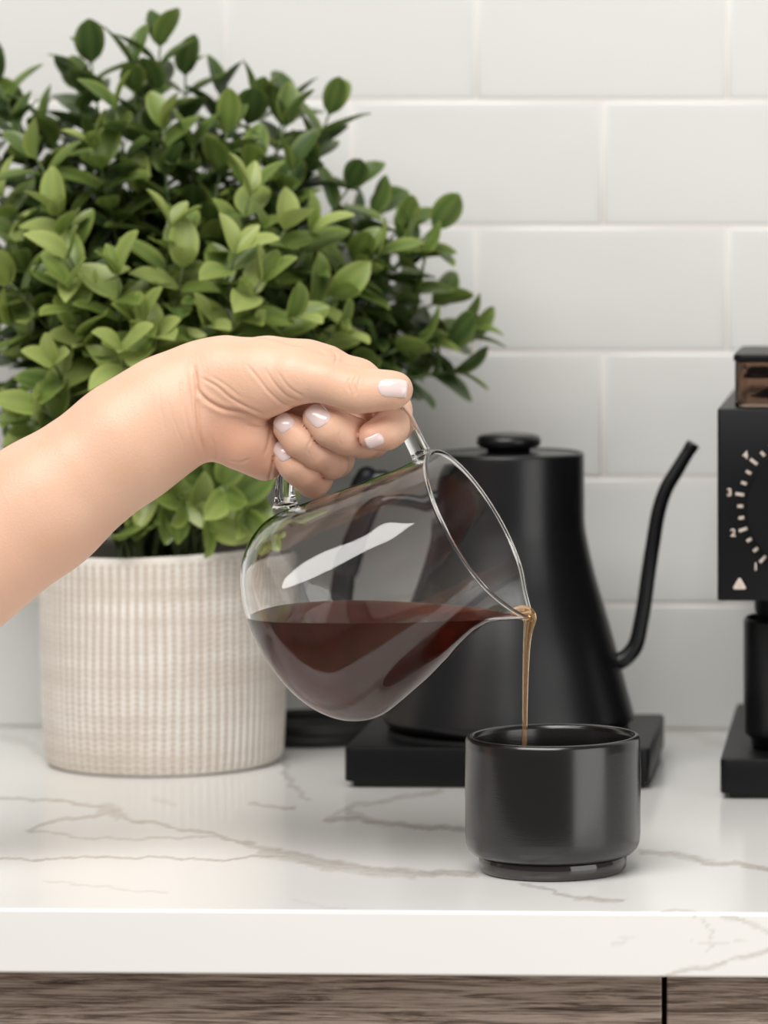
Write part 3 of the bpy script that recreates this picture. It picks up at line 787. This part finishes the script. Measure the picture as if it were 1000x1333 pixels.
thumb = chain([(385, 488, -36, 34), (425, 495, -42, 27.5), (450, 504, -43, 26.5), (468, 509, -43, 27), (490, 508, -42, 24.8), (510, 508, -42, 22.5), (516, 507, -42, 20.5)])
fing = {
 'index': ([(425, 484, 62, 31), (465, 497, 58, 28), (500, 522, 46, 26.5), (510, 535, 38, 25.5)], [(510, 535, 38, 25.5), (514, 552, 6, 22.5), (503, 562, -12, 21.5), (484, 567, -24, 18.5)]),
 'middle': ([(420, 508, 82, 33), (455, 540, 70, 27), (484, 571, 48, 24)], [(484, 571, 48, 24), (472, 571, 14, 23.5), (450, 566, -8, 24), (430, 556, -18, 24), (413, 545, -20, 19.5)]),
 'ring': ([(405, 530, 92, 31), (425, 570, 84, 27), (437, 598, 66, 23)], [(437, 598, 66, 23), (430, 600, 36, 22.5), (410, 585, 8, 24), (392, 571, -6, 23.5), (375, 557, -10, 19)]),
 'pinky': ([(380, 565, 98, 28), (398, 600, 90, 24), (412, 622, 74, 20.5)], [(412, 624, 74, 20.5), (408, 625, 50, 21), (395, 613, 26, 21.5), (383, 602, 14, 20.5), (373, 592, 10, 17.5)])}
FG = {k: (chain(a), chain(b)) for k, (a, b) in fing.items()}
def sdf(P):
    d = chain_d(P, forearm, .008)
    d = smin(d, chain_d(P, wrist, .008), .014)
    for p in palm: d = smin(d, chain_d(P, p, .01), .010)
    d = smin(d, chain_d(P, imc, .008), .010)
    for ch, k in ((thenar, .007), (hypo, .006), (hypo2, .005), (web, .007)): d = smin(d, chain_d(P, ch, .008), k)
    th = smin(chain_d(P, thenar, .008), chain_d(P, thumb, .004), .005); d = smin(d, th, .0012)
    fs_ = []
    for a, b in FG.values():
        pa = chain_d(P, a, .005); d = smin(d, pa, .004)
        fs_.append(smin(pa, chain_d(P, b, .0045), .003))
    # neighbouring fingers are kept a hair apart so each reads on its own
    sep = []
    for i, q in enumerate(fs_):
        o_ = np.minimum.reduce([fs_[j] for j in range(len(fs_)) if j != i]); sep.append(q + .0011 * np.exp(-np.maximum(o_ - q, 0) / .0011))
    out = d
    for q in sep: out = smin(out, q, .0005)
    return out.astype(np.float32)
def sdfb(P, n=400000): return np.concatenate([sdf(P[i:i + n]) for i in range(0, len(P), n)])
def build_arm():
    h = .0012; st_ = 5
    lo = np.array([-.78, 1.66, .93]); hi = np.array([0, 0, 0.0])
    allp = [p for c in [forearm, wrist, *palm, imc, thenar, web, hypo, hypo2, thumb] + [x for v in FG.values() for x in v] for p in c[0]]
    lo = np.min([p - r for p, r in allp], 0) - .006; hi = np.max([p + r for p, r in allp], 0) + .006
    n = (np.ceil((hi - lo) / h / st_).astype(int) + 1) * st_ + 1
    cidx = [np.arange(0, n[k], st_) for k in range(3)]
    G = np.stack(np.meshgrid(*cidx, indexing='ij'), -1).reshape(-1, 3) * h + lo
    cv = sdfb(G).reshape([len(c) for c in cidx])


    # node i uses coarse node round(i/st_)
    print('grid', n, flush=True)
    ix = [np.clip(np.round(np.arange(n[k]) / st_).astype(int), 0, cv.shape[k] - 1) for k in range(3)]
    V = cv[np.ix_(*ix)].copy()
    mk = np.abs(V) < st_ * h * 1.25
    idx = np.argwhere(mk); V[mk] = sdfb(idx * h + lo)
    S = V < 0
    # surface nets
    N = np.array(V.shape); cs = tuple(N - 1)
    cnt = np.zeros(cs, np.uint8)
    for a in (0, 1):
        for b in (0, 1):
            for c in (0, 1): cnt += S[a:a + cs[0], b:b + cs[1], c:c + cs[2]]
    act = (cnt > 0) & (cnt < 8); ai = np.argwhere(act); vid = np.full(cs, -1, np.int32); vid[act] = np.arange(len(ai))
    acc = np.zeros((len(ai), 3)); num = np.zeros(len(ai))
    cor = [(a, b, c) for a in (0, 1) for b in (0, 1) for c in (0, 1)]
    cval = {k: V[ai[:, 0] + k[0], ai[:, 1] + k[1], ai[:, 2] + k[2]] for k in cor}
    for p in cor:
        for axs in range(3):
            if p[axs] == 0:
                q = list(p); q[axs] = 1; q = tuple(q); a, b = cval[p], cval[q]; cr = (a < 0) != (b < 0)
                t = np.where(cr, a / np.where(cr, a - b, 1), 0)
                pt = np.tile(np.array(p, float), (len(ai), 1)); pt[:, axs] += t
                acc[cr] += pt[cr]; num[cr] += 1
    vs = (ai + acc / num[:, None]) * h + lo
    
    F4 = []
    for axs in range(3):
        o1, o2 = (axs + 1) % 3, (axs + 2) % 3
        sl0 = [slice(None)] * 3; sl1 = [slice(None)] * 3; sl0[axs] = slice(0, -1); sl1[axs] = slice(1, None)
        a, b = S[tuple(sl0)], S[tuple(sl1)]; ch = a != b
        e_ = np.argwhere(ch); fl = a[ch]
        ok = (e_[:, o1] > 0) & (e_[:, o2] > 0) & (e_[:, o1] < cs[o1]) & (e_[:, o2] < cs[o2]); e_ = e_[ok]; fl = fl[ok]
        def vi(d1, d2):
            q = e_.copy(); q[:, o1] -= d1; q[:, o2] -= d2; return vid[q[:, 0], q[:, 1], q[:, 2]]
        quad = np.stack([vi(1, 1), vi(0, 1), vi(0, 0), vi(1, 0)], 1); quad[~fl] = quad[~fl][:, ::-1]; F4.append(quad)
    fs_ = np.concatenate(F4); print(len(vs), fs_.shape, fs_.min(), fs_.max(), np.isnan(vs).sum(), flush=True)
    # split every quad into four, then pull the points back onto the surface
    e4 = np.stack([fs_, np.roll(fs_, -1, 1)], -1).reshape(-1, 2); e4 = np.sort(e4, 1)
    key, inv = np.unique(e4[:, 0].astype(np.int64) * len(vs) + e4[:, 1], return_inverse=True)
    e0, e1 = key // len(vs), key % len(vs); em_ = inv.reshape(-1, 4) + len(vs); fc = np.arange(len(fs_)) + len(vs) + len(key)
    P = np.concatenate([vs, (vs[e0] + vs[e1]) / 2, vs[fs_].mean(1)])
    fs_ = np.concatenate([np.stack([fs_[:, k], em_[:, k], fc, em_[:, (k + 3) % 4]], 1) for k in range(4)])
    e4 = np.sort(np.stack([fs_, np.roll(fs_, -1, 1)], -1).reshape(-1, 2), 1); key = np.unique(e4[:, 0].astype(np.int64) * len(P) + e4[:, 1])
    ed = np.stack([key // len(P), key % len(P)], 1)
    def grad(P, e=.0004):
        g = np.stack([sdfb(P + np.eye(3)[k] * e).astype(float) - sdfb(P - np.eye(3)[k] * e) for k in range(3)], 1) / (2 * e); return g
    for it in range(2):
        g = grad(P); d = sdfb(P).astype(float); gn = np.maximum((g ** 2).sum(1), .3); stp = -d / gn; P += np.clip(stp, -.0006, .0006)[:, None] * g
    # light relaxation so hard valleys stay clean
    def relax(P, k, it):
        for _ in range(it):
            a = np.zeros_like(P); c = np.zeros(len(P))
            for x in range(3):
                a[:, x] = np.bincount(ed[:, 0], P[ed[:, 1], x], len(P)) + np.bincount(ed[:, 1], P[ed[:, 0], x], len(P))
            c = np.bincount(ed[:, 0], minlength=len(P)) + np.bincount(ed[:, 1], minlength=len(P))
            P = P * (1 - k) + k * a / c[:, None]
        return P
    P = relax(P, .5, 1)
    g = grad(P); Nn = g / np.linalg.norm(g, axis=1)[:, None]
    px, py, dep = proj(P); vdir = P - CAM; vdir /= np.linalg.norm(vdir, axis=1)[:, None]; facing = (Nn * vdir).sum(1) < -.05
    disp = np.zeros(len(P))
    for pts, sg, am in CREASE:
        Q = catmull(np.array(pts, float), 5); d = np.full(len(P), 1e9)
        x0, y0 = Q.min(0) - 14; x1, y1 = Q.max(0) + 14
        mk = facing & (px > x0) & (px < x1) & (py > y0) & (py < y1); X, Y = px[mk], py[mk]; dd = np.full(mk.sum(), 1e9); tb = np.zeros(mk.sum())
        for i, (a, b) in enumerate(zip(Q[:-1], Q[1:])):
            ab = b - a; t = np.clip(((X - a[0]) * ab[0] + (Y - a[1]) * ab[1]) / (ab @ ab), 0, 1)
            q = np.hypot(X - a[0] - t * ab[0], Y - a[1] - t * ab[1]); w_ = q < dd; dd[w_] = q[w_]; tb[w_] = (i + t[w_]) / (len(Q) - 1)
        prof = np.exp(-(dd / sg) ** 2) - .35 * np.exp(-((dd - 2.4 * sg) / (1.6 * sg)) ** 2)
        disp[mk] += .55 * am * prof * np.clip(np.sin(np.pi * (tb * .94 + .03)) * 2.2, 0, 1)
    P = P - Nn * (np.clip(disp, -.0006, .0016))[:, None]
    pink = np.zeros(len(P))
    for cx, cy, rr, am in [(300, 575, 50, .75), (335, 600, 40, .7), (480, 562, 28, .6), (412, 545, 22, .45), (372, 550, 22, .5), (370, 590, 22, .5), (520, 508, 20, .55), (470, 600, 40, .45), (415, 625, 40, .5),
                       (440, 600, 40, .4), (350, 540, 45, .35), (440, 470, 40, .35), (30, 740, 110, .15), (500, 590, 30, .45)]:
        pink = np.maximum(pink, am * np.exp(-((px - cx) ** 2 + (py - cy) ** 2) / rr ** 2))
    return fs_, P, pink
# creases: pixel polyline, width px, depth m
CREASE = [([(253, 478), (256, 505), (257, 535), (260, 565), (268, 596)], 2.3, .0020),
 ([(256, 505), (268, 520), (290, 532), (315, 537), (338, 547), (357, 549)], 2.3, .0020),
 ([(262, 492), (282, 503), (300, 518), (322, 530), (345, 540)], 1.7, .0008), ([(275, 490), (295, 502), (312, 516)], 1.6, .0004),
 ([(322, 475), (338, 495), (352, 512), (372, 528), (392, 531)], 1.7, .0007), ([(345, 480), (358, 500), (374, 516), (392, 523)], 1.6, .0006), ([(362, 485), (376, 504), (396, 517)], 1.6, .0005),
 ([(352, 556), (350, 575), (345, 592)], 2.0, .0008), ([(357, 590), (354, 608), (350, 626)], 1.6, .0014), ([(322, 555), (340, 556), (356, 548)], 2.0, .0009),
 ([(246, 500), (249, 530), (255, 560), (262, 590)], 1.6, .0007), ([(234, 490), (237, 515), (243, 550), (252, 585)], 1.6, .0004),
 ([(206, 500), (209, 530), (216, 565)], 1.8, .0003), ([(218, 520), (226, 548), (236, 572), (241, 590)], 1.4, .0003),
 ([(276, 570), (280, 585), (280, 600)], 1.6, .0005), ([(298, 600), (312, 602), (324, 598)], 1.6, .0005),
 ([(458, 490), (453, 499), (455, 510)], 1.4, .0007), ([(465, 489), (460, 498), (463, 508), (462, 514)], 1.4, .0008), ([(471, 489), (467, 497), (468, 505)], 1.2, .0006),
 ([(430, 455), (438, 462), (436, 474)], 1.8, .0010), ([(400, 449), (415, 455), (425, 462)], 1.4, .0005), ([(395, 453), (410, 462), (420, 470)], 1.4, .0004),
 ([(444, 560), (441, 569), (443, 578)], 1.3, .0004), ([(404, 574), (400, 584), (403, 592)], 1.3, .0004)]
AF, AP, pink = build_arm()
pr = thing('person', HP(-330, 952, -70), 'person with bare left forearm and pale pink nails reaching in to pour the carafe', 'person')
me2 = bpy.data.meshes.new('arm'); V_ = AP - wloc(pr); nf = len(AF)
me2.vertices.add(len(V_)); me2.vertices.foreach_set('co', V_.astype(np.float32).ravel())
me2.loops.add(nf * 4); me2.loops.foreach_set('vertex_index', AF.astype(np.int32).ravel())
me2.polygons.add(nf); me2.polygons.foreach_set('loop_start', np.arange(0, nf * 4, 4, dtype=np.int32)); me2.update(calc_edges=True)
me2.materials.clear(); me2.materials.append(m_skin); me2.polygons.foreach_set('use_smooth', [True] * len(me2.polygons))
at = me2.attributes.new('pink', 'FLOAT', 'POINT'); at.data.foreach_set('value', pink.astype(np.float32))
arm = bpy.data.objects.new('arm', me2); C.objects.link(arm); arm.parent = pr
print('arm verts', len(me2.vertices))
# nails
def g1(p, sdf, e=.0003):
    g = np.array([sdf((p + np.eye(3)[k] * e)[None])[0] - sdf((p - np.eye(3)[k] * e)[None])[0] for k in range(3)], float); return g / np.linalg.norm(g)
FN = {'thumb': lambda P: chain_d(P, thumb, .004), **{k: (lambda P, b=b: chain_d(P, b, .0045)) for k, (a, b) in FG.items()}}
def march(px, py, sdf, d0=D0 - .06):
    dirv = W(px, py, 1.0) - CAM; dirv /= np.linalg.norm(dirv); p = W(px, py, d0)
    for _ in range(80):
        d = float(sdf(p[None])[0]); p = p + dirv * d * .8
        if abs(d) < 2e-5: break
    return p
def nail(which, px, py, dx, dy, wd, ln, tipx=.0010, nudge=(0, 0, 0)):
    sdf = FN[which]; c = march(px, py, sdf); n = g1(c, sdf); n = n + np.array(nudge); n /= np.linalg.norm(n)
    t = dx * RT - dy * UP; t = t - (t @ n) * n; t /= np.linalg.norm(t); s = np.cross(n, t)
    nu, nv = 13, 15; P = []
    for j in range(nv):
        v = j / (nv - 1) * 2 - 1
        for i in range(nu):
            u = i / (nu - 1) * 2 - 1
            # round the cuticle end, square the tip
            ww = wd * (1 - .45 * max(0, -v - .35) ** 1.6) * (1 - .10 * max(0, v - .7) / .3)
            vv = v * ln - (u * u) * (.22 * ln if v < 0 else .06 * ln) * (v * v) * (-1 if v < 0 else 1)
            lvl = .00055 * (1 - abs(u) ** 3) * (1 - max(0, -v) ** 4) + .0001
            q = c + u * ww * s + vv * t
            P.append((q, lvl, v))
    pts = np.array([p[0] for p in P]); lv = np.array([p[1] for p in P]); vv = np.array([p[2] for p in P])
    for _ in range(6):
        d = sdf(pts).astype(float) - lv
        g = np.stack([(sdf(pts + np.eye(3)[k] * .0004) - sdf(pts - np.eye(3)[k] * .0004)) / .0008 for k in range(3)], 1).astype(float)
        step = np.clip(d, -.002, .002)
        # only slide along the nail normal so it stays a smooth plate
        al = np.maximum(-(g @ -n), .35); pts -= (step / al)[:, None] * n * .8
    # smooth the plate and stop it diving over the fingertip
    A = pts.reshape(nv, nu, 3); hgt = (A - c) @ n
    hm = hgt[nv // 2]
    for j in range(nv):
        v = j / (nv - 1) * 2 - 1
        if v > 0:
            drop = -.0009 * v * v; A[j] += (np.maximum(hm + drop - hgt[j], 0))[:, None] * n
    A[-1] += t * tipx * .3
    lowr = A - n * .0006
    vs = np.concatenate([A.reshape(-1, 3), lowr.reshape(-1, 3)]); K = nu * nv; fs = []
    for j in range(nv - 1):
        for i in range(nu - 1):
            q = j * nu + i; fs.append([q, q + 1, q + nu + 1, q + nu]); fs.append([K + q + nu, K + q + nu + 1, K + q + 1, K + q])
    rim = [i for i in range(nu)] + [j * nu + nu - 1 for j in range(1, nv)] + [(nv - 1) * nu + i for i in range(nu - 2, -1, -1)] + [j * nu for j in range(nv - 2, 0, -1)]
    for a, b in zip(rim, rim[1:] + rim[:1]): fs.append([a, K + a, K + b, b])
    return fixn(obj('fingernail', vs, fs, m_nail, pr, label=None))
nail('thumb', 511, 504, 1, -.04, 11.5 * mm, 19 * mm, nudge=UP * .25)
nail('middle', 414, 540, -.62, -.78, 13.5 * mm, 16.5 * mm)
nail('ring', 369, 549, -.62, -.70, 12.5 * mm, 12.5 * mm)
nail('pinky', 367, 586.5, -.60, -.72, 10.5 * mm, 14.0 * mm)
nail('index', 489, 575, -.85, .35, 9.0 * mm, 11.5 * mm)
